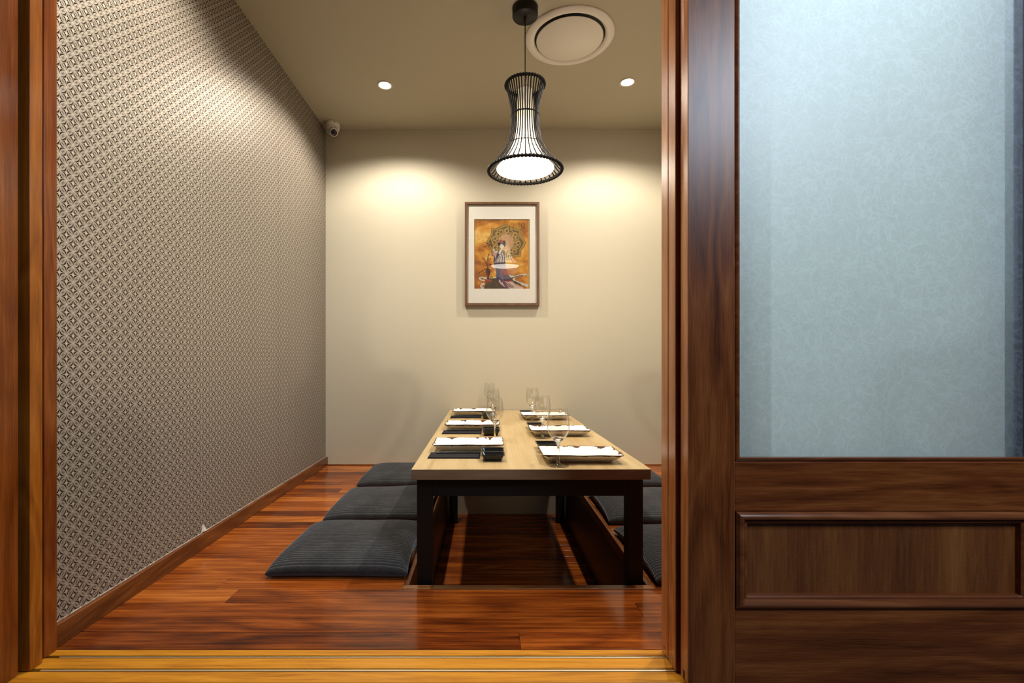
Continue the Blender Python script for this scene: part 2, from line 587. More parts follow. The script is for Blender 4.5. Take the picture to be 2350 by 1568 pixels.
# ------------------------------------------------------------------ pit and floor dimensions
PITX0, PITX1, PITY0, PITZ = -0.263, 0.552, 1.625, -0.3555
SILL_Y = 1.268

# floor slab with the foot-well cut out
fl = link('floor', boxes_mesh('floor', [
    (LEFT_X - .08, PITX0 - .02, SILL_Y + .002, BACK_Y, -.06, -.0205), (PITX1 + .02, RIGHT_X, SILL_Y + .002, BACK_Y, -.06, -.0205),
    (PITX0 - .02, PITX1 + .02, SILL_Y + .002, PITY0 - .02, -.06, -.0205)]), 'dark_groove')
structure(fl, 'glossy red-brown hardwood plank floor of the raised dining room', 'floor')
rows = [SILL_Y, 1.349, 1.428, 1.510, 1.598]
while rows[-1] + .0825 < BACK_Y - .03:
    rows.append(rows[-1] + .0825)
rows.append(BACK_Y)
BX0, BX1 = LEFT_X + .0, RIGHT_X
TONE = {0: [.22, .40], 1: [.40, .50], 2: [.48, .38], 3: [.80, .46, .50]}
fixed = {0: [.094], 1: [.86], 2: [.476], 3: [-.835, .72]}
for r in range(len(rows) - 1):
    y0, y1 = rows[r], rows[r + 1]
    segs = [(BX0, BX1)] if y0 < 1.59 else [(BX0, PITX0 - .020), (PITX1 + .020, BX1)]
    for (a, b) in segs:
        if r in fixed:
            cuts = fixed[r]
        elif b - a > .85 and random.random() < .5:
            cuts = [a + (b - a) * random.uniform(.2, .8)]
        else:
            cuts = []
        xs = [a] + cuts + [b]
        for k in range(len(xs) - 1):
            p = plank('floor_board', xs[k], xs[k + 1], y0, y1, 0.0, .02, 'floor_wood', fl)
            # object colour alpha carries a tone per board, lower in the rows by the doorway
            p.color[3] = TONE[r][k] if r in TONE else min(.95, max(.1, random.gauss(.62, .2)))
# edge trim round the foot-well, flush with the boards
for (x0, x1, y0, y1, m) in ((PITX0 - .020, PITX0, PITY0, BACK_Y, 'trim_wood'), (PITX1, PITX1 + .020, PITY0, BACK_Y, 'trim_wood'),
                            (PITX0 - .020, PITX1 + .020, PITY0 - .0265, PITY0, 'trim_wood_x')):
    box('edge_trim', x0, x1, y0, y1, -.045, .0022, m, fl, bevel=.0015)

# foot-well
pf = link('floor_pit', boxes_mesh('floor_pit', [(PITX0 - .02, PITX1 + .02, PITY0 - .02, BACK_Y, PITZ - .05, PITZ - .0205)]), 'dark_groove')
structure(pf, 'shade-toned hardwood plank floor of the sunken foot-well beneath the table', 'floor')
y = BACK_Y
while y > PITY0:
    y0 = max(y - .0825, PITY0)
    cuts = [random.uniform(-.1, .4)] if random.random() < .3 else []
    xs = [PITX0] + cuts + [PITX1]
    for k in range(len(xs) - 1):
        plank('floor_board', xs[k], xs[k + 1], y0, y, PITZ, .02, 'floor_wood', pf, .0003).color[3] = random.uniform(.28, .62)  # lower tone than the room boards: foot-well shade put into the colour
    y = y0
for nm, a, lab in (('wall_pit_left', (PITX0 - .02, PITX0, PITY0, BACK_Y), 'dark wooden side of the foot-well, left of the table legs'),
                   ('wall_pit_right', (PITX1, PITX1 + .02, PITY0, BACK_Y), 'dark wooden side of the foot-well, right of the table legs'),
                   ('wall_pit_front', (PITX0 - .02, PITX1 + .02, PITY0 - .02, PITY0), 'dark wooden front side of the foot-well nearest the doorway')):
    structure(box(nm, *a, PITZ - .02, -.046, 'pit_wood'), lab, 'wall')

# ------------------------------------------------------------------ walls and ceiling
structure(box('wall_back', LEFT_X - .1, RIGHT_X + .1, BACK_Y, BACK_Y + .1, -.5, CEIL_Z + .1, 'wall_paint'),
          'smooth beige painted wall behind the table', 'wall')
structure(box('wall_right', RIGHT_X, RIGHT_X + .1, 1.27, BACK_Y, -.06, CEIL_Z + .1, 'wall_paint'),
          'beige painted side wall hidden behind the sliding doors', 'wall')
structure(box('ceiling', LEFT_X - .1, RIGHT_X + .1, 1.14, BACK_Y, CEIL_Z, CEIL_Z + .1, 'ceiling_paint'),
          'flat beige painted ceiling with downlights', 'ceiling')
wl = box('wall_left', LEFT_X - .12, LEFT_X - .0006, 1.268, BACK_Y, -.06, CEIL_Z, 'plaster')
structure(wl, 'side wall papered in a small grey-brown interlocking circle and star pattern', 'wall')
ys = [1.268, 1.949, 2.672, BACK_Y]
for k in range(3):
    g0 = .0007 if k else 0
    g1 = .0007 if k < 2 else 0
    o = link('wallpaper_strip', box_mesh('wallpaper_strip', LEFT_X - .0008, LEFT_X, ys[k] + g0, ys[k + 1] - g1, .0635, CEIL_Z), 'wallpaper')
    o.parent = wl
    o.matrix_parent_inverse = Matrix.Translation(wl.location).inverted()
# frayed white paper edge above the skirting, and one torn flap
vs, fs = [], []
yy = 1.268
while yy < BACK_Y - .006:
    h = random.uniform(.0002, .0030) if yy < 2.7 else random.uniform(.0002, .0015)
    d = random.uniform(.002, .012)
    b = len(vs)
    vs += [(LEFT_X + .0002, yy, .0615), (LEFT_X + .0002, yy + d, .0615), (LEFT_X + .0002, yy + d * .8, .0615 + h), (LEFT_X + .0002, yy + d * .2, .0615 + h * .7),
           (LEFT_X + .0016, yy, .0615), (LEFT_X + .0016, yy + d, .0615)]
    fs += [(b, b + 3, b + 2, b + 1), (b + 4, b + 5, b + 2, b + 3), (b, b + 4, b + 3), (b + 1, b + 2, b + 5), (b, b + 1, b + 5, b + 4)]
    yy += d + random.choice([0, 0, .004, .02]) * random.random()
o = link('frayed_paper_edge', pymesh('frayed_paper_edge', vs, fs), 'paper_white', wl)
o.matrix_parent_inverse = Matrix.Translation(wl.location).inverted()
o['kind'] = 'stuff'
X = LEFT_X
o = link('torn_paper_flap', pymesh('torn_paper_flap', [(X, 1.945, .062), (X, 1.985, .062), (X, 1.955, .098), (X + .008, 1.952, .066), (X + .009, 1.972, .064), (X + .004, 1.957, .080)],
         [(0, 3, 5, 2), (3, 4, 5), (4, 1, 2, 5), (0, 1, 4, 3), (0, 2, 1)]), 'paper_white', wl)
o.matrix_parent_inverse = Matrix.Translation(wl.location).inverted()

structure(box('baseboard_left', LEFT_X + .0002, LEFT_X + .0165, 1.268, BACK_Y - .0003, 0.0004, .0615, 'trim_wood', bevel=.0015),
          'stained wooden skirting board along the papered wall', 'baseboard')
structure(box('baseboard_back', LEFT_X + .017, RIGHT_X - .001, BACK_Y - .006, BACK_Y - .0002, .0025, .0075, 'trim_wood_x'),
          'thin wooden bead where the back wall meets the floor', 'baseboard')

# front wall round the doorway (camera's side)
structure(box('wall_front_left', -3.2, -1.33, 1.10, 1.266, -.42, 2.9, 'wall_paint'), 'corridor wall left of the doorway', 'wall')
structure(box('wall_front_top', -1.328, 3.4, 1.16, 1.266, 2.19, 2.9, 'wall_paint'), 'corridor wall above the sliding doors', 'wall')
structure(box('wall_front_right', 1.412, 3.4, 1.168, 1.266, -.42, 2.186, 'wall_paint'), 'corridor wall right of the sliding doors', 'wall')
structure(box('floor_hall', -3.2, 3.4, -2.5, 1.088, -.46, -.40, 'carpet_hall'), 'dark corridor floor below the raised threshold', 'floor')

# ------------------------------------------------------------------ threshold
th = empty('trim_1', (-.0, 1.2, -.03))
structure(th, 'golden wooden threshold with two brass sliding door tracks', 'threshold')
SX0, SX1 = -1.20, 1.410
def pbox(name, *a, parent=None, **k):
    o = box(name, *a, parent=None, **k) if False else box(name, *a, **k)
    o.parent = parent
    o.matrix_parent_inverse = Matrix.Translation(parent.location).inverted()
    return o
for (y0, y1) in ((1.2422, 1.2672), (1.1905, 1.2315), (1.138, 1.1785)):
    pbox('sill_board', SX0, SX1, y0, y1, -.03, 0.0, 'sill_wood', parent=th, bevel=.0012)
for (y0, y1) in ((1.2320, 1.2417), (1.1790, 1.1900)):
    pbox('track_bed', SX0, SX1, y0, y1, -.03, -.008, 'dark_groove', parent=th)
    pbox('brass_track', -1.115, SX1, y0 + .0030, y1 - .0030, -.008, -.0003, 'brass', parent=th, bevel=.0008)
pbox('riser', SX0, SX1, 1.09, 1.1375, -.40, -.012, 'pit_wood', parent=th)

# ------------------------------------------------------------------ left door jamb
jm = empty('trim_2', (-1.24, 1.2, -.03))
structure(jm, 'varnished wooden door jamb with a closing groove beside the papered wall', 'door jamb')
JT = 2.185
pbox('back_post', -1.30, -1.147, 1.2285, 1.266, 0, JT, 'jamb_wood', parent=jm, bevel=.001)
pbox('middle_strip', -1.30, -1.1355, 1.178, 1.2125, 0, JT, 'jamb_strip_wood', parent=jm, bevel=.001)
pbox('front_post', -1.30, -1.151, 1.04, 1.166, -.0, JT, 'jamb_wood', parent=jm, bevel=.002)
pbox('groove_back', -1.325, -1.19, 1.166, 1.178, 0, JT, 'dark_groove', parent=jm)
pbox('groove_back', -1.325, -1.165, 1.2125, 1.2285, 0, JT, 'dark_groove', parent=jm)
pbox('backing', -1.328, -1.30, 1.04, 1.266, 0, JT, 'jamb_wood', parent=jm)
structure(box('trim_3', -1.15, 1.55, 1.10, 1.266, 2.187, 2.25, 'jamb_wood'), 'wooden head rail above the sliding doors', 'door head')

# ------------------------------------------------------------------ sliding doors
def door(name, x0, x1, y0, y1, label, detail, paper):
    """x0..x1 wide, front face at y0"""
    root = empty(name, ((x0 + x1) / 2, (y0 + y1) / 2, 0))
    structure(root, label, 'sliding door')
    inv = Matrix.Translation(root.location).inverted()
    def add(o):
        o.parent = root; o.matrix_parent_inverse = inv
        return o
    st = .1115                                    # stile width
    zb, zt = .003, 2.185
    gz0, gz1 = .5325, 1.99                        # glass opening (to the bead's outer edge)
    pz0, pz1 = .186, .418                         # panel opening
    a, b = x0 + st, x1 - st
    for (p, q) in ((x0, a), (b, x1)):
        m = box_mesh('stile', p, q, y0, y1, zb, zt, .0016)
        o = Vector(((p + q) / 2, (y0 + y1) / 2, zb))
        m.transform(Matrix.Translation(-o))
        m.materials.append(MATS['door_stile_wood']); m.materials.append(MATS['door_edge_wood'])
        for f in m.polygons:
            if abs(f.normal.x) > .6:
                f.material_index = 1
        add(link('stile', m, None, None, o))
    add(box('bottom_rail', a + .0004, b - .0004, y0 + .0006, y1 - .0006, zb, pz0, 'door_rail_wood', bevel=.0008))
    add(box('middle_rail', a + .0004, b - .0004, y0 + .0006, y1 - .0006, pz1, gz0, 'door_rail_wood', bevel=.0008))
    add(box('top_rail', a + .0004, b - .0004, y0 + .0006, y1 - .0006, gz1, zt, 'door_rail_wood', bevel=.0008))
    ym = (y0 + y1) / 2
    add(box('panel', a + .004, b - .004, ym - .006, ym + .006, pz0 + .004, pz1 - .004, 'door_panel_wood'))
    # bead round the glass: quarter round
    hb = .0125
    prof = [(0, y0 + .010), (0, y0 + .0025)]
    prof += [(.0125 - .0095 * math.cos(t * PI / 10) - .001, y0 + .010 - .0095 * math.sin(t * PI / 10)) for t in range(1, 6)]
    prof += [(.0125, y0 + .004), (.0125, y0 + .010)]
    def added(fn):
        before = set(bpy.data.objects)
        fn()
        for o in bpy.data.objects:
            if o not in before:
                add(o)
    added(lambda: sweep_sides('glazing_bead', a, b, gz0, gz1, prof, 'door_mould_wood', 'door_mould_wood', None))
    prof2 = [(0, y1 - .010), (0, y1 - .003), (.0125, y1 - .003), (.0125, y1 - .010)]
    added(lambda: sweep_sides('glazing_bead', a, b, gz0, gz1, prof2, 'door_mould_wood', 'door_mould_wood', None))
    # bolection moulding round the panel
    def bolection(yf, s):
        pr = [(.000, ym), (.000, yf - s * .002)]
        pr += [(.002 + .010 * (1 - math.cos(t * PI / 8)) , yf - s * (.002 + .0085 * math.sin(t * PI / 8))) for t in range(1, 5)]
        pr += [(.016, yf - s * .0085), (.019, yf - s * .002), (.0215, yf + s * .0015), (.0225, yf + s * .0005), (.0255, yf + s * .0005), (.0285, yf + s * .004), (.0290, ym)]
        sweep_sides('panel_moulding', a + .0025, b - .0025, pz0 + .0015, pz1 - .0015, pr, 'door_mould_wood', 'door_mould_wood', None)
    added(lambda: bolection(y0, 1))
    if detail:
        added(lambda: bolection(y1, -1))
    # glass and the fibre paper behind it
    g = add(box('glass_pane', a + .004, b - .004, y0 + .0105, y0 + .0145, gz0 + .004, gz1 - .004, 'frosted_glass' if paper else 'door_glass'))
    if paper:
        yp = y0 + .0150
        me = box_mesh('fibre_paper_sheet', a + .004, b - .004, yp, yp, gz0 + .004, gz1 - .004)
        me = pymesh('fibre_paper_sheet', [(a + .004, yp, gz0 + .004), (b - .004, yp, gz0 + .004), (b - .004, yp, gz1 - .004), (a + .004, yp, gz1 - .004)], [(0, 1, 2, 3)])
        add(link('fibre_paper_sheet', me, 'fibre_paper'))
        add(box('back_glass_pane', a + .004, b - .004, yp + .0005, yp + .0045, gz0 + .004, gz1 - .004, 'door_glass'))
    # roller slot cut in the edge near the bottom
    add(box('roller_slot', x0 - .0004, x0 + .004, ym - .004, ym + .005, .004, .026, 'dark_groove' if paper else 'steel'))
    return root
door('door_1', .479, 1.4155, 1.122, 1.165, 'dark varnished sliding door nearest the camera, frosted blue-white glass over a moulded panel', False, True)
door('door_2', .4695, 1.362, 1.1725, 1.2170, 'middle sliding door of the stack, only its orange-brown edge showing', False, False)
door('door_3', .4690, 1.362, 1.2190, 1.2645, 'rearmost sliding door of the stack, its lighter edge facing the papered wall', True, False)

# ------------------------------------------------------------------ downlights
def downlight(i, x, y, label):
    root = empty('ceiling_downlight', (x, y, CEIL_Z))
    tag(root, label, 'downlight', 'recessed ceiling downlights')
    link('trim_ring', lathe('trim_ring', [(.034, -.0004), (.044, -.0004), (.0455, -.003), (.043, -.0055), (.036, -.004), (.034, -.0025)], 40, closed=True), 'white_enamel', root)
    link('lamp_lens', lathe('lamp_lens', [(0, -.0030), (.0335, -.0030), (.0335, -.0004), (0, -.0004)], 32, False), 'downlight_glow', root)
    lamp('downlight_lamp', 'SPOT', (0, 0, -.012), DOWN_W, WARM, root, spot_size=math.radians(148), spot_blend=.5, shadow_soft_size=.028)
for i, ((x, y), lab) in enumerate(zip(DOWN, ('glowing recessed ceiling downlight nearest the papered wall and the security camera',
                                             'glowing recessed ceiling downlight right of the round air vent',
                                             'recessed ceiling downlight nearer the doorway, over the left cushions',
                                             'recessed ceiling downlight nearer the doorway, over the right cushions'))):
    downlight(i, x, y, lab)

# ------------------------------------------------------------------ round ceiling air diffuser
dv = empty('ceiling_air_diffuser', (.435, 2.462, CEIL_Z))
tag(dv, 'round white ceiling air diffuser with a flat centre plate beside the pendant lamp', 'air vent')
link('outer_ring', lathe('outer_ring', [(.228, -.0004), (.228, -.004), (.222, -.009), (.205, -.0135), (.192, -.0125), (.183, -.006), (.178, -.0004)], 72, closed=True), 'white_enamel', dv)
link('shadow_gap', lathe('shadow_gap', [(0, -.0006), (.178, -.0006), (.178, -.0012), (0, -.0012)], 64), 'dark_groove', dv)
link('centre_plate', lathe('centre_plate', [(0, -.010), (.166, -.010), (.1715, -.012), (.1715, -.0145), (.169, -.016), (0, -.016)], 72), 'white_enamel', dv)
link('stem', lathe('stem', [(.02, -.0012), (.02, -.010)], 16), 'white_enamel', dv)

# ------------------------------------------------------------------ security camera
sx, sy = -1.088, 3.362
sc_ = empty('security_camera', (sx, sy, CEIL_Z))
tag(sc_, 'small white dome security camera in the ceiling corner over the papered wall', 'camera')
link('mount', lathe('mount', [(0, -.0003), (.050, -.0003), (.0505, -.006), (.049, -.026), (.046, -.030), (0, -.030)], 40), 'white_plastic', sc_)
link('dome', lathe('dome', [(0, -.0305), (.0455, -.0305), (.045, -.045), (.041, -.060), (.033, -.073), (.020, -.082), (0, -.085)], 40), 'white_plastic', sc_)
for a in (.3, 2.0, 3.6, 5.3):
    link('screw', lathe('screw', [(0, -.002), (.003, -.002), (.003, .002), (0, .002)], 10), 'lens_black', sc_, (.0505 * math.cos(a), .0505 * math.sin(a), -.009), (0, PI / 2, a))
eye = empty('eye', (0, 0, 0))
bpy.data.objects.remove(eye)
d = (Vector((.2, .6, .3)) - Vector((sx, sy, CEIL_Z))).normalized()
q = d.to_track_quat('Z', 'Y').to_euler()
ec = Vector((.006, -.006, -.060))
eb = link('eyeball', lathe('eyeball', [(0, -.01), (.024, -.008), (.030, .006), (.0302, .026), (.027, .034), (.0235, .036), (.0225, .033), (0, .033)], 40), 'white_plastic', sc_, ec, q)
link('eyeball_gap', lathe('eyeball_gap', [(.0315, .020), (.0335, .020), (.0335, .0235), (.0315, .0235)], 40, closed=True), 'lens_black', eb)
link('lens_plate', lathe('lens_plate', [(0, .0332), (.0222, .0332), (.0222, .0345), (0, .0345)], 32), 'lens_black', eb)
link('lens', lathe('lens', [(0, .040), (.005, .0395), (.009, .037), (.0095, .0346)], 24), 'lens_black', eb)
for k in range(12):
    a = 2 * PI * k / 12
    link('infrared_led', lathe('infrared_led', [(0, .0025), (.0020, .0018), (.0026, 0)], 8), 'led_violet', eb, (.0158 * math.cos(a), .0158 * math.sin(a), .0346))

# ------------------------------------------------------------------ pendant lamp
PXL, PYL = .187, 2.253
pl = empty('pendant_lamp', (PXL, PYL, CEIL_Z))
tag(pl, 'black flared rattan pendant lamp with a glowing white liner over the table', 'pendant lamp')
Z0 = CEIL_Z
link('canopy', lathe('canopy', [(0, -.0003), (.058, -.0003), (.0605, -.004), (.0605, -.042), (.058, -.046), (0, -.046)], 48), 'canopy_brown', pl)
link('strain_relief', lathe('strain_relief', [(.0065, -.046), (.0062, -.060), (.004, -.070), (0, -.070)], 16), 'cord_black', pl)
link('cord', tube('cord', [(0, 0, -.065), (0, 0, -.415)], .0024, 8), 'cord_black', pl)
rk = [(.0895, 2.081), (.077, 2.03), (.0675, 1.98), (.0645, 1.93), (.0665, 1.88), (.0745, 1.83), (.0885, 1.785), (.113, 1.745), (.143, 1.708), (.1705, 1.677)]
rk = [(r, z - Z0) for r, z in rk]
rib_me = tube('rib', [(r, 0, z) for r, z in smooth_prof(rk, 26)], .0031, 6)
NR = 38
for k in range(NR):
    link('rib', rib_me, 'rattan', pl, (0, 0, 0), (0, 0, 2 * PI * k / NR + random.uniform(-.022, .022)))
def ring(name, R, z, r, wraps, amp):
    n = wraps * 4
    pts = [(R * math.cos(2 * PI * i / n), R * math.sin(2 * PI * i / n), z + amp * .3 * math.sin(2 * PI * i / n * 5)) for i in range(n)]
    me = tube(name, pts, r, 8, closed=True, rfun=lambda i: r + amp * (1 if i % 4 in (1, 2) else -1))
    link(name, me, 'rattan', pl)
ring('top_ring', .0915, 2.081 - Z0, .0070, 42, .0013)
ring('waist_ring', .0660, 1.935 - Z0, .0036, 30, .0008)
ring('lower_ring', .0885, 1.790 - Z0, .0026, 40, .0007)
ring('bottom_ring', .173, 1.675 - Z0, .0078, 64, .0014)
lk = smooth_prof([(.037, 2.055), (.0385, 2.00), (.041, 1.93), (.046, 1.87), (.055, 1.815), (.073, 1.765), (.100, 1.725), (.1365, 1.684)], 28)
link('liner', lathe('liner', [(r, z - Z0) for r, z in lk], 48), 'lamp_liner', pl)
link('diffuser', lathe('diffuser', [(0, 1.6815 - Z0), (.135, 1.6815 - Z0), (.135, 1.6795 - Z0), (0, 1.6795 - Z0)], 56, False), 'pendant_diffuser_glow', pl)
for a in (.5, 2.6, 4.7):
    link('support_wire', tube('support_wire', [(0, 0, -.40), (.087 * math.cos(a), .087 * math.sin(a), 2.076 - Z0)], .0016, 6), 'cord_black', pl)
link('lamp_holder', lathe('lamp_holder', [(0, -.395), (.016, -.398), (.018, -.43), (.017, -.475), (0, -.475)], 20), 'cord_black', pl)
lamp('pendant_bulb', 'POINT', (0, 0, 1.745 - Z0), BULB_W, (1.0, .86, .66), pl, shadow_soft_size=.03)
lamp('pendant_downward_light', 'SPOT', (0, 0, 1.672 - Z0), 18, (1.0, .86, .66), pl, spot_size=math.radians(170), spot_blend=1.0, shadow_soft_size=.12)

# ------------------------------------------------------------------ framed picture
FX0, FX1, FZ0, FZ1 = -.1525, .388, 1.1625, 1.913
FYB, FYF = BACK_Y - .001, BACK_Y - .036
pf_ = empty('framed_picture', ((FX0 + FX1) / 2, FYB, FZ0))
tag(pf_, 'framed print of a robed woman before a golden medallion, hung on the beige wall', 'picture')
def to_pic(o):
    o.parent = pf_; o.matrix_parent_inverse = Matrix.Translation(pf_.location).inverted(); return o
fprof = [(0, FYB), (0, FYF + .001), (.001, FYF), (.018, FYF), (.019, FYF + .001), (.019, FYB - .016), (.012, FYB - .016), (.012, FYB)]
bef = set(bpy.data.objects)
sweep_sides('frame_side', FX0, FX1, FZ0, FZ1, fprof, 'frame_wood', 'frame_wood', None)
for o in list(bpy.data.objects):
    if o not in bef: to_pic(o)
# opening of the mat and a 5.41 px crop of the photo as drawing units: (u, v) -> metres
US = (FX1 - FX0) / (1072 - 147)
def uv(u, v):
    return FX0 + (u - 147) * US, FZ1 - (v - 88) * (FZ1 - FZ0) / (1374 - 88)
mx0, mz1 = uv(262, 297); mx1, mz0 = uv(953, 1165)
YM = FYF + .013
mat = rect_sweep('mat_board', FX0 + .016, FX1 - .016, FZ0 + .016, FZ1 - .016, [(0, YM), (0, YM + .003)])
def mat_mesh():
    ox0, ox1, oz0, oz1 = FX0 + .013, FX1 - .013, FZ0 + .013, FZ1 - .013
    b = .002
    vs = []
    for y, g in ((YM, 0), (YM + .0022, b)):
        vs += [(ox0, y, oz0), (ox1, y, oz0), (ox1, y, oz1), (ox0, y, oz1), (mx0 + g, y, mz0 + g), (mx1 - g, y, mz0 + g), (mx1 - g, y, mz1 - g), (mx0 + g, y, mz1 - g)]
    fs = []
    for c in range(4):
        d2 = (c + 1) % 4
        fs += [(c, d2, 4 + d2, 4 + c), (8 + c, 8 + d2, 12 + d2, 12 + c), (4 + c, 4 + d2, 12 + d2, 12 + c), (c, d2, 8 + d2, 8 + c)]
    return pymesh('mat_board', vs, fs)
bpy.data.meshes.remove(mat)
to_pic(link('mat_board', mat_mesh(), 'mat_board'))
to_pic(box('glass', FX0 + .0125, FX1 - .0125, FYF + .0085, FYF + .0105, FZ0 + .0125, FZ1 - .0125, 'picture_glass'))
# the print itself: one flat sheet carrying thin colour areas
pm = bpy.data.meshes.new('print')
PV, PF, PM, PNAMES = [], [], [], []
def area(pts, matname, layer):
    b = len(PV)
    y = YM + .0050 - layer * .00010 - (len(PF) % 400) * .0000002
    for (u, v) in pts:
        x, z = uv(u, v)
        PV.append((x, y, z))
    PF.append(tuple(range(b, b + len(pts))))
    if matname not in PNAMES: PNAMES.append(matname)
    PM.append(PNAMES.index(matname))
def disc(u, v, ru, rv, m, layer, n=14):
    area([(u + ru * math.cos(2 * PI * k / n), v + rv * math.sin(2 * PI * k / n)) for k in range(n)], m, layer)
def stroke(pts, w0, w1, m, layer):
    if len(pts) > 2:
        pts = smooth_prof(pts, 6 * (len(pts) - 1))
    n = len(pts)
    L, R = [], []
    for i, (u, v) in enumerate(pts):
        a = pts[max(i - 1, 0)]; c = pts[min(i + 1, n - 1)]
        du, dv = c[0] - a[0], c[1] - a[1]
        q = math.hypot(du, dv) or 1
        w = (w0 + (w1 - w0) * i / max(n - 1, 1)) / 2
        L.append((u - dv / q * w, v + du / q * w)); R.append((u + dv / q * w, v - du / q * w))
    for i in range(n - 1):
        area([L[i], L[i + 1], R[i + 1], R[i]], m, layer)
def zz(pts):   # from the 8.71 px crop (origin 1080,495) into the drawing units of the 5.41 px crop (origin 1040,450)
    return [((1080 + x / 8.71 - 1040) * 5.41, (495 + yv / 8.71 - 450) * 5.41) for x, yv in pts]
area([(255, 290), (960, 290), (960, 1172), (255, 1172)], 'print_ground', 0)
area([(934, 290), (946, 290), (946, 1172), (934, 1172)], 'print_goldlt', 1)
area([(946, 290), (960, 290), (960, 1172), (946, 1172)], 'print_edge', 1)
area([(255, 290), (268, 290), (268, 1172), (255, 1172)], 'print_edge', 1)
# medallion: eight-lobed star, three nested outlines
med = zz([(705, 180), (790, 225), (880, 265), (1003, 285), (1010, 400), (1060, 475), (1112, 555), (1060, 650), (1015, 705), (1005, 825), (900, 828), (800, 870), (705, 900),
          (600, 870), (520, 830), (428, 812), (420, 700), (375, 640), (325, 535), (375, 450), (412, 390), (425, 270), (530, 262), (620, 220)])
mc = (sum(p[0] for p in med) / len(med), sum(p[1] for p in med) / len(med))
def shrink(k): return [(mc[0] + (u - mc[0]) * k, mc[1] + (v - mc[1]) * k) for u, v in med]
area(shrink(1.02), 'print_line', 2)
area(med, 'print_gold', 3)
area(shrink(.885), 'print_line', 4)
area(shrink(.87), 'print_olive', 5)
area(shrink(.77), 'print_line', 6)
area(shrink(.755), 'print_gold', 7)
rs = random.Random(3)
for k in range(8):       # scroll leaves of the medallion
    a = 2 * PI * k / 8 + .2
    for (rr, da, s) in ((150, -.16, 30), (150, .16, 30), (112, 0, 26), (172, 0, 20)):
        u, v = mc[0] + rr * math.cos(a + da), mc[1] + rr * .98 * math.sin(a + da)
        disc(u, v, s * 1.08, s * 1.08, 'print_line', 8)
        disc(u, v, s, s, 'print_goldlt', 9)
        disc(u + 5, v + 4, s * .52, s * .52, 'print_line', 10)
        disc(u + 6, v + 5, s * .44, s * .44, 'print_olive', 11)
for k in range(12):      # central flower
    a = 2 * PI * k / 12
    u, v = mc[0] + 76 * math.cos(a), mc[1] + 82 * math.sin(a)
    disc(u, v, 30, 30, 'print_line', 12); disc(u, v, 28, 28, 'print_peach', 13)
disc(mc[0], mc[1], 72, 78, 'print_peach', 14)
# ribbon of cloud along the bottom
stroke(zz([(1160, 1195), (1060, 1195), (960, 1215), (860, 1240), (760, 1215)]), 20, 26, 'print_cloud', 3)
stroke(zz([(960, 1215), (890, 1255), (870, 1305), (930, 1340), (1060, 1385), (1155, 1420)]), 18, 34, 'print_cloud', 4)
stroke(zz([(1060, 1205), (960, 1225), (860, 1255), (790, 1262)]), 8, 16, 'print_rock', 5)
stroke(zz([(700, 1300), (840, 1330), (960, 1375), (1010, 1400)]), 40, 12, 'print_rock', 5)
stroke(zz([(520, 1262), (430, 1252), (330, 1268), (230, 1250), (178, 1268), (215, 1300), (290, 1310)]), 24, 14, 'print_cloud', 4)
stroke(zz([(280, 1370), (220, 1410), (235, 1450), (250, 1480)]), 24, 34, 'print_cloud', 4)
# rocks
area(zz([(270, 1482), (300, 1400), (290, 1310), (380, 1270), (520, 1265), (560, 1330), (660, 1380), (720, 1482)]), 'print_rock', 5)
area(zz([(290, 1300), (380, 1285), (440, 1320), (380, 1360), (330, 1335), (310, 1400), (293, 1360)]), 'print_rust', 6)
disc(*zz([(420, 1250)])[0], 22, 20, 'print_gold', 6)
for k in range(230):     # dabs on the rocks and along the ribbon of cloud
    if k < 120:
        x, yv, m = rs.uniform(300, 690), rs.uniform(1290, 1475), rs.choice(['print_ink', 'print_line', 'print_olive', 'print_rust', 'print_rock'])
        if yv < 1290 + max(0, x - 520) * .9: continue
    else:
        f = rs.random()
        (xa, ya), (xb, yb) = rs.choice([((170, 1262), (300, 1265)), ((225, 1400), (250, 1470)), ((880, 1310), (1150, 1415)), ((760, 1220), (1150, 1195)), ((700, 1310), (960, 1380)), ((800, 1262), (1000, 1220))])
        x, yv, m = xa + (xb - xa) * f + rs.uniform(-8, 8), ya + (yb - ya) * f + rs.uniform(-14, 14), rs.choice(['print_line', 'print_olive', 'print_grey', 'print_cloud'])
    q = rs.uniform(1.5, 5)
    disc(*zz([(x, yv)])[0], q * 1.5, q, m, 6, 6)
# plum branches and blossom
for br in ([(345, 1060), (320, 970), (280, 900), (255, 860)], [(340, 1010), (350, 900), (365, 820), (376, 765)], [(350, 1030), (400, 985), (460, 1040), (478, 1110)],
           [(345, 1065), (280, 1095), (220, 1130), (160, 1165)], [(380, 905), (410, 870)], [(480, 680), (420, 620), (350, 610), (275, 648)], [(460, 650), (420, 560), (408, 500)], [(440, 640), (360, 575), (300, 562)]):
    stroke(zz(br), 7, 3, 'print_branch', 7)
    for i in range(len(br) - 1):
        for k in range(7):
            f = rs.random()
            x = br[i][0] + (br[i + 1][0] - br[i][0]) * f + rs.uniform(-22, 22); yv = br[i][1] + (br[i + 1][1] - br[i][1]) * f + rs.uniform(-18, 18)
            s = rs.uniform(3, 7)
            disc(*zz([(x, yv)])[0], s, s, rs.choice(['print_branch', 'print_plum', 'print_rust']), 8, 7)
# vase
area(zz([(338, 1052), (362, 1052), (366, 1075), (395, 1090), (400, 1130), (388, 1190), (372, 1240), (385, 1280), (325, 1280), (338, 1240), (318, 1190), (304, 1130), (308, 1090), (334, 1075)]), 'print_vase', 9)
stroke(zz([(330, 1110), (336, 1190), (350, 1240)]), 5, 4, 'print_rust', 10)
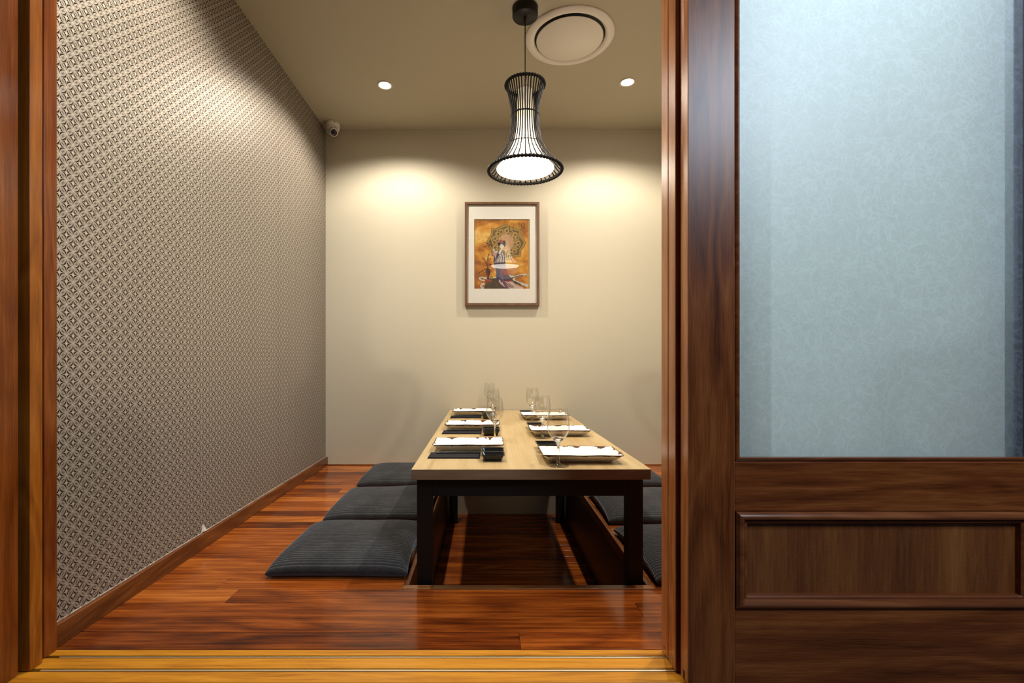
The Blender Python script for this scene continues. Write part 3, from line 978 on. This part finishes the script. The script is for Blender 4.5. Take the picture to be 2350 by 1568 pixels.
# figure
area(zz([(560, 1310), (820, 1310), (900, 1390), (1065, 1450), (1050, 1482), (820, 1482), (680, 1440), (600, 1380)]), 'print_blush', 7)
area(zz([(560, 740), (600, 690), (690, 680), (705, 780), (700, 960), (710, 1050), (720, 1140), (690, 1160), (500, 1080), (462, 960), (465, 820), (500, 790)]), 'print_robe', 9)
area(zz([(505, 1060), (640, 1040), (720, 1130), (835, 1300), (760, 1335), (600, 1310), (525, 1220)]), 'print_plum', 9)
area(zz([(610, 1060), (700, 1100), (765, 1200), (700, 1200), (660, 1190), (630, 1120)]), 'print_red', 10)
area(zz([(640, 1205), (760, 1205), (830, 1300), (700, 1315)]), 'print_robe', 11)
area(zz([(700, 1318), (830, 1308), (835, 1330), (720, 1340)]), 'print_red', 12)
area(zz([(505, 1060), (540, 1130), (575, 1250), (560, 1345), (530, 1340), (515, 1200)]), 'print_indigo', 11)
area(zz([(560, 1130), (590, 1180), (650, 1320), (620, 1362), (600, 1300), (560, 1200)]), 'print_indigo', 12)
area(zz([(590, 1090), (625, 1110), (670, 1300), (720, 1400), (790, 1482), (720, 1482), (650, 1370), (600, 1210)]), 'print_violet', 13)
area(zz([(640, 1290), (720, 1360), (850, 1470), (780, 1440), (690, 1360)]), 'print_red', 14)
area(zz([(740, 1340), (890, 1440), (840, 1440), (880, 1482), (800, 1440)]), 'print_grey', 15)
area(zz([(520, 1060), (560, 1120), (610, 1060), (630, 1030), (560, 1020)]), 'print_indigo', 14)
area(zz([(470, 730), (520, 745), (530, 770), (500, 880), (480, 820), (448, 790)]), 'print_pink', 13)
area(zz([(440, 690), (470, 670), (500, 740), (540, 700), (545, 740), (520, 765), (470, 740)]), 'print_skin', 14)
area(zz([(560, 760), (600, 690), (640, 665), (620, 720), (600, 760), (570, 785)]), 'print_cloud', 13)
disc(*zz([(625, 625)])[0], 24, 31, 'print_skin', 15)
area(zz([(548, 560), (600, 520), (690, 510), (712, 560), (705, 620), (680, 640), (660, 600), (620, 580), (590, 590), (580, 625), (555, 610)]), 'print_hair', 16)
disc(*zz([(612, 530)])[0], 24, 22, 'print_rose', 17)
for (x, yv) in ((590, 520), (630, 515), (605, 550), (640, 540)):
    disc(*zz([(x, yv)])[0], 10, 10, 'print_rose', 18, 8)
disc(*zz([(612, 618)])[0], 3.5, 1.8, 'print_hair', 18, 8); disc(*zz([(640, 618)])[0], 3.5, 1.8, 'print_hair', 18, 8)
disc(*zz([(625, 648)])[0], 3.5, 2.0, 'print_red', 18, 8)
# calligraphy: columns of small brush characters at the top right
for (cx, cy0, n, s) in ((1078, 150, 3, 42), (1028, 160, 5, 32), (990, 165, 5, 27), (958, 160, 4, 27), (925, 160, 4, 27), (893, 155, 4, 27), (858, 160, 4, 27), (822, 165, 2, 24), (783, 215, 8, 16)):
    for k in range(n):
        cy = cy0 + k * s * 1.18
        for j in range(5):
            u0, v0 = cx + rs.uniform(-.42, .1) * s, cy + rs.uniform(-.42, .42) * s
            if rs.random() < .5: u1, v1 = u0 + rs.uniform(.3, .7) * s, v0 + rs.uniform(-.12, .05) * s
            else: u1, v1 = u0 + rs.uniform(-.12, .15) * s, v0 + rs.uniform(.3, .6) * s
            stroke(zz([(u0, v0), (u1, v1)]), 3.4 if s > 30 else 2.4, 1.6, 'print_ink', 20)
pm.from_pydata(PV, [], PF)
for nme in PNAMES: pm.materials.append(MATS[nme])
for p, mi in zip(pm.polygons, PM): p.material_index = mi
bm = bmesh.new(); bm.from_mesh(pm)
for f in bm.faces:
    if f.normal.y > 0: f.normal_flip()
bm.to_mesh(pm); bm.free()
to_pic(link('print', pm))
to_pic(box('backing_board', FX0 + .0125, FX1 - .0125, YM + .0055, YM + .0085, FZ0 + .0125, FZ1 - .0125, 'mat_board'))

# ------------------------------------------------------------------ table
TZ = .404
TX0, TX1, TY0, TY1 = -.258, .557, 1.600, 3.452
tcx, tcy = (TX0 + TX1) / 2, (TY0 + TY1) / 2
tb = empty('dining_table', (tcx, tcy, PITZ), math.radians(.3))
tag(tb, 'low pale oak dining table on black legs standing in the sunken foot-well', 'table')
hx, hy, zt = (TX1 - TX0) / 2, (TY1 - TY0) / 2 - .006, TZ - PITZ
def tbox(name, x0, x1, y0, y1, z0, z1, mat, bevel=.0015):
    return box(name, x0, x1, y0, y1, z0, z1, mat, tb, bevel)
tt_ = tbox('tabletop', -hx, hx, -hy, hy, zt - .036, zt, 'table_wood', .0012)
tt_.data.materials.append(MATS['table_end_shaded_wood'])
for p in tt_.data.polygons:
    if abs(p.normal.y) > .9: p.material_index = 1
lx0, lx1, ly0, ly1 = -hx + .0135, hx - .0135, -hy + .040, hy - .14
LW = .0525
for x in (lx0, lx1 - LW):
    for yv in (ly0, ly1 - LW):
        tbox('leg', x, x + LW, yv, yv + LW, .0005, zt - .0365, 'black_wood')
tbox('apron', lx0 + LW + .0003, lx1 - LW - .0003, ly0, ly0 + .025, zt - .103, zt - .0365, 'black_wood')
tbox('apron', lx0 + LW + .0003, lx1 - LW - .0003, ly1 - .025, ly1, zt - .103, zt - .0365, 'black_wood')
for x in (lx0, lx1 - .025):
    tbox('apron', x, x + .025, ly0 + LW + .0003, ly1 - LW - .0003, zt - .103, zt - .0365, 'black_wood')

# ------------------------------------------------------------------ cushions
def cushion_mesh(seed):
    r = random.Random(seed)
    hx, hy = .252, .247
    nrib, per = 37, 7
    nx, ny = 44, nrib * per
    ph = [r.uniform(0, 6.28) for _ in range(6)]
    def outline(s, t):
        # s, t in -1..1 -> xy, corners drawn out, sides slightly hollow
        x = hx * s * (1 - .028 * (1 - t * t) * s * s)
        y = hy * t * (1 - .020 * (1 - s * s) * t * t)
        return x, y
    def puff(s, t):
        a = max(0.0, 1 - abs(s) ** 3.2); b = max(0.0, 1 - abs(t) ** 3.6)
        return (a * b) ** .31
    vs, fs = [], []
    top = {}
    for i in range(nx + 1):
        s = math.sin((-1 + 2 * i / nx) * PI / 2 * .96) / math.sin(PI / 2 * .96)
        for j in range(ny + 1):
            t = -1 + 2 * j / ny
            tw = t + .012 * math.sin(2.2 * s + ph[0]) * (1 - t * t) + .006 * math.sin(5 * s + ph[1]) * (1 - t * t)
            x, y = outline(s, tw)
            p = puff(s, t)
            edge = .028 + .010 * math.sin(1.7 * s + ph[2]) * abs(t) - .012 * (abs(s * t) ** 3)
            rib = abs(math.sin(PI * (j / per))) ** .7
            z = edge + (.043 + .004 * math.sin(2.5 * s + ph[3]) * math.cos(2.0 * t + ph[4])) * p + .0056 * (rib - .6) * min(1.0, p * 2.0 + .25)
            top[i, j] = len(vs)
            vs.append((x, y, z))
    for i in range(nx):
        for j in range(ny):
            fs.append((top[i, j], top[i + 1, j], top[i + 1, j + 1], top[i, j + 1]))
    # underside: coarse, from the seam down to the floor
    loop = [top[i, 0] for i in range(nx + 1)] + [top[nx, j] for j in range(1, ny + 1)] + [top[i, ny] for i in range(nx - 1, -1, -1)] + [top[0, j] for j in range(ny - 1, 0, -1)]
    prev = loop
    for (k, z) in ((.975, .009), (.93, .0008), (.5, .0004)):
        new = []
        for v in loop:
            x, y, zz_ = vs[v]
            new.append(len(vs)); vs.append((x * k, y * k, min(z, zz_ * .5) if z > .005 else z))
        n = len(loop)
        for a in range(n):
            b = (a + 1) % n
            fs.append((prev[a], prev[b], new[b], new[a]))
        prev = new
    fs.append(tuple(prev))
    me = pymesh('floor_cushion', vs, fs, True)
    return me
cm = [cushion_mesh(1), cushion_mesh(5)]
for me in cm: me.materials.append(MATS['corduroy'])
CG = 'charcoal floor cushions beside the table'
for (x, y, rz, k, lab) in (
        (-.526, 1.915, -.012, 0, 'charcoal ribbed floor cushion nearest the doorway, on the papered-wall side of the table'),
        (-.520, 2.480, .010, 1, 'charcoal ribbed floor cushion in the middle of the row on the papered-wall side'),
        (-.524, 3.085, -.006, 0, 'charcoal ribbed floor cushion by the back wall, on the papered-wall side of the table'),
        (.826, 1.868, .03, 1, 'charcoal ribbed floor cushion beside the sliding doors, nearest the doorway'),
        (.826, 2.450, -.01, 0, 'charcoal ribbed floor cushion in the middle of the row on the sliding-door side'),
        (.840, 3.080, .01, 1, 'charcoal ribbed floor cushion by the back wall, mostly behind the table\'s right corner')):
    o = link('floor_cushion', cm[k], None, None, (x, y, .0006), (0, 0, rz))
    tag(o, lab, 'cushion', CG)

# ------------------------------------------------------------------ tableware
def rect_ring(hx, hy, r, n, wav=0.0, z=0.0, rnd=None):
    pts = []
    for (cx, cy, a0) in ((hx - r, hy - r, 0), (-hx + r, hy - r, PI / 2), (-hx + r, -hy + r, PI), (hx - r, -hy + r, 1.5 * PI)):
        for k in range(4):
            a = a0 + PI / 2 * k / 3
            pts.append((cx + r * math.cos(a), cy + r * math.sin(a)))
    # subdivide the straight runs
    out = []
    m = len(pts)
    for i in range(m):
        p, q = pts[i], pts[(i + 1) % m]
        out.append(p)
        if i % 4 == 3:
            for k in range(1, n):
                out.append((p[0] + (q[0] - p[0]) * k / n, p[1] + (q[1] - p[1]) * k / n))
    return out
def dish_mesh(name, secs, n, wave=0.0, seed=0):
    """secs: (hx, hy, corner radius, z, wobble share) from the foot outwards, over the rim and inside"""
    r = random.Random(seed)
    vs, fs = [], []
    m = None
    wob = None
    for (hx, hy, rr, z, ws) in secs:
        p = rect_ring(hx, hy, rr, n)
        if wob is None:
            m = len(p)
            ph = [r.uniform(0, 6.28) for _ in range(4)]
            wob = [wave * (math.sin(3 * 2 * PI * k / m + ph[0]) * .6 + math.sin(7 * 2 * PI * k / m + ph[1]) * .5 + math.sin(13 * 2 * PI * k / m + ph[2]) * .4) for k in range(m)]
        for k, (x, y) in enumerate(p):
            w = wob[k] * ws
            s = 1 + w * 6
            vs.append((x * s, y * s, z + w))
    for a in range(len(secs) - 1):
        for k in range(m):
            k2 = (k + 1) % m
            fs.append((a * m + k, a * m + k2, (a + 1) * m + k2, (a + 1) * m + k))
    fs.append(tuple(range(m))); fs.append(tuple(range((len(secs) - 1) * m, len(secs) * m)))
    return pymesh(name, vs, fs, False)
plate_me = [dish_mesh('serving_plate', [(.111, .050, .008, 0, 0), (.113, .052, .009, .004, 0), (.126, .067, .010, .0125, .2), (.1405, .086, .009, .0275, 1), (.1445, .0895, .008, .0312, 1),
                                       (.1440, .0890, .008, .0330, 1), (.1405, .0855, .010, .0322, 1), (.131, .076, .012, .0215, .5), (.115, .058, .014, .0165, .1), (.104, .046, .014, .0150, 0)], 12, .0011, s) for s in (1, 2, 3)]
for me in plate_me:
    me.materials.append(MATS['plate_glaze'])
    for p in me.polygons: p.use_smooth = abs(p.normal.z) < .999
dish_me = dish_mesh('sauce_dish', [(.030, .021, .004, 0, 0), (.031, .022, .004, .004, 0), (.040, .031, .005, .0215, 0), (.0440, .0350, .005, .0235, 0), (.0440, .0350, .005, .0252, 0), (.0400, .0310, .005, .0248, 0), (.034, .025, .006, .0085, 0), (.031, .022, .006, .0065, 0)], 3)
dish_me.materials.append(MATS['black_glaze'])
# folded napkin
def napkin_mesh():
    vs, fs = [], []
    hx, hy = .0985, .050
    lay = [(0, .0016, 0), (.0017, .0034, .002), (.0035, .0050, .0045)]
    for (z0, z1, d) in lay:
        b = len(vs)
        ring_ = []
        for (x, y) in ((-hx + d * .3, -hy + d), (hx - d * .6, -hy + d * .4), (hx - d, hy - d * .2), (-hx + d * .5, hy - d * .6)):
            ring_.append((x, y))
        c = .0006
        for (z, g) in ((z0, c), (z0 + c, 0), (z1 - c, 0), (z1, c)):
            vs += [(x - math.copysign(g, x), y - math.copysign(g, y), z) for x, y in ring_]
        for k in range(3):
            for i in range(4):
                j = (i + 1) % 4
                fs.append((b + 4 * k + i, b + 4 * k + j, b + 4 * k + 4 + j, b + 4 * k + 4 + i))
        fs += [(b, b + 1, b + 2, b + 3), (b + 12, b + 13, b + 14, b + 15)]
    return pymesh('folded_napkin', vs, fs)
nap_me = napkin_mesh(); nap_me.materials.append(MATS['napkin_cloth'])
# chopsticks in a black paper sleeve, white characters on it
def sleeve_mesh():
    vs = []
    for x, w, h in ((-.0925, .0125, .0052), (-.08, .0125, .0058), (.05, .0115, .0056), (.070, .0105, .0050)):
        vs += [(x, -w / 2, 0), (x, w / 2, 0), (x, w / 2, h * .75), (x, w / 2 - .0015, h), (x, -w / 2 + .0015, h), (x, -w / 2, h * .75)]
    fs = [tuple(range(6)), tuple(range(18, 24))]
    for k in range(3):
        for i in range(6):
            j = (i + 1) % 6
            fs.append((6 * k + i, 6 * k + j, 6 * k + 6 + j, 6 * k + 6 + i))
    return pymesh('paper_sleeve', vs, fs)
sl_me = sleeve_mesh(); sl_me.materials.append(MATS['chopstick_lacquer'])
stick_me = tube('chopstick', [(.04, 0, .0030), (.115, 0, .0026), (.128, 0, .0022)], .0022, 8); stick_me.materials.append(MATS['chopstick_lacquer'])
def ink_mesh():
    rr = random.Random(12)
    vs, fs = [], []
    for k in range(5):
        cx = -.056 + k * .0088
        for j in range(5):
            x, y = cx + rr.uniform(-.0025, .0015), rr.uniform(-.0032, .0022)
            w, h = (rr.uniform(.0018, .0036), .0006) if j % 2 else (.0006, rr.uniform(.0015, .0035))
            b = len(vs)
            vs += [(x, y, .00595), (x + w, y, .00595), (x + w, y + h, .00595), (x, y + h, .00595)]
            fs.append((b, b + 1, b + 2, b + 3))
    return pymesh('white_characters', vs, fs)
ink_me = ink_mesh(); ink_me.materials.append(MATS['white_ink'])

wg_prof = [(0, 0), (.0365, 0), (.0378, .0008), (.0372, .0016), (.026, .0030), (.013, .0058), (.0065, .0105), (.0045, .018), (.0040, .035), (.0040, .058), (.0047, .070), (.0068, .0785), (.0125, .086),
           (.022, .0965), (.031, .1080), (.0368, .1200), (.0394, .1320), (.0393, .1450), (.0374, .1640), (.0345, .1850), (.0318, .2000),
           (.0312, .2006), (.0306, .2000), (.0333, .1850), (.0362, .1640), (.0381, .1450), (.0382, .1320), (.0356, .1205), (.0298, .1090), (.0205, .0982), (.0105, .0895), (.004, .0862), (0, .0855)]
wg_me = lathe('wine_glass', wg_prof, 48); wg_me.materials.append(MATS['wine_glass']); wg_me.materials.append(MATS['solid_glass'])
for p in wg_me.polygons:
    if .007 < p.center.z < .0965: p.material_index = 1      # stem and the thick base of the bowl

TT = TZ + .0004
seat = [  # plate x, y, rotation, glass x, y, words that single the setting out
    (-.0700, 1.970, 0.0, .041, 2.150, 'nearest the doorway, papered-wall side of table'),
    (-.0705, 2.542, 0.0, .042, 2.723, 'at middle setting, papered-wall side of table'),
    (-.0770, 3.170, 0.0, .026, 3.380, 'by the back wall, papered-wall side of table'),
    (.3470, 1.764, PI, .254, 1.659, 'nearest the doorway, sliding-door side of table'),
    (.3600, 2.345, PI, .268, 2.239, 'at middle setting, sliding-door side of table'),
    (.3650, 2.950, PI, .280, 2.846, 'by the back wall, sliding-door side of table'),
]
for i, (x, y, rz, gx, gy, where) in enumerate(seat):
    c, s = math.cos(rz), math.sin(rz)
    def at(dx, dy, dz=0.0):
        return (x + c * dx - s * dy, y + s * dx + c * dy, TT + dz)
    j = random.uniform(-.012, .012)
    o = link('serving_plate', plate_me[i % 3], None, None, at(0, 0), (0, 0, rz + j))
    tag(o, 'white rectangular brown-rimmed plate ' + where, 'plate', 'rectangular white plates')
    dx = .096 if i < 3 else .095
    for (dy, w) in ((-.2205, 'end'), (-.1265, 'inner')):
        if i >= 3: dy += .0
        o = link('sauce_dish', dish_me, None, None, at(dx, dy if w == 'end' else -.1395), (0, 0, rz + random.uniform(-.03, .03)))
        near = 'next to the plate' if w == 'inner' else 'farther from the plate'
        tag(o, 'black sauce dish %s, %s' % (near, where), 'dish', 'black sauce dishes')
    o = link('folded_napkin', nap_me, None, None, at(-.0505, -.147), (0, 0, rz + random.uniform(-.008, .008)))
    tag(o, 'folded black napkin ' + where, 'napkin', 'folded black napkins')
    ch = empty('chopsticks', at(-.0320, -.119, .0053), rz + random.uniform(-.015, .005))
    tag(ch, 'black sleeved chopsticks on the napkin ' + where, 'chopsticks', 'chopsticks on the napkins')
    link('paper_sleeve', sl_me, None, ch)
    link('white_characters', ink_me, None, ch)
    for dy in (-.0028, .0028):
        link('chopstick', stick_me, None, ch, (0, dy, 0))
    o = link('wine_glass', wg_me, None, None, (gx, gy, TT))
    tag(o, 'clear stemmed wine glass ' + where, 'wine glass', 'wine glasses on the table')
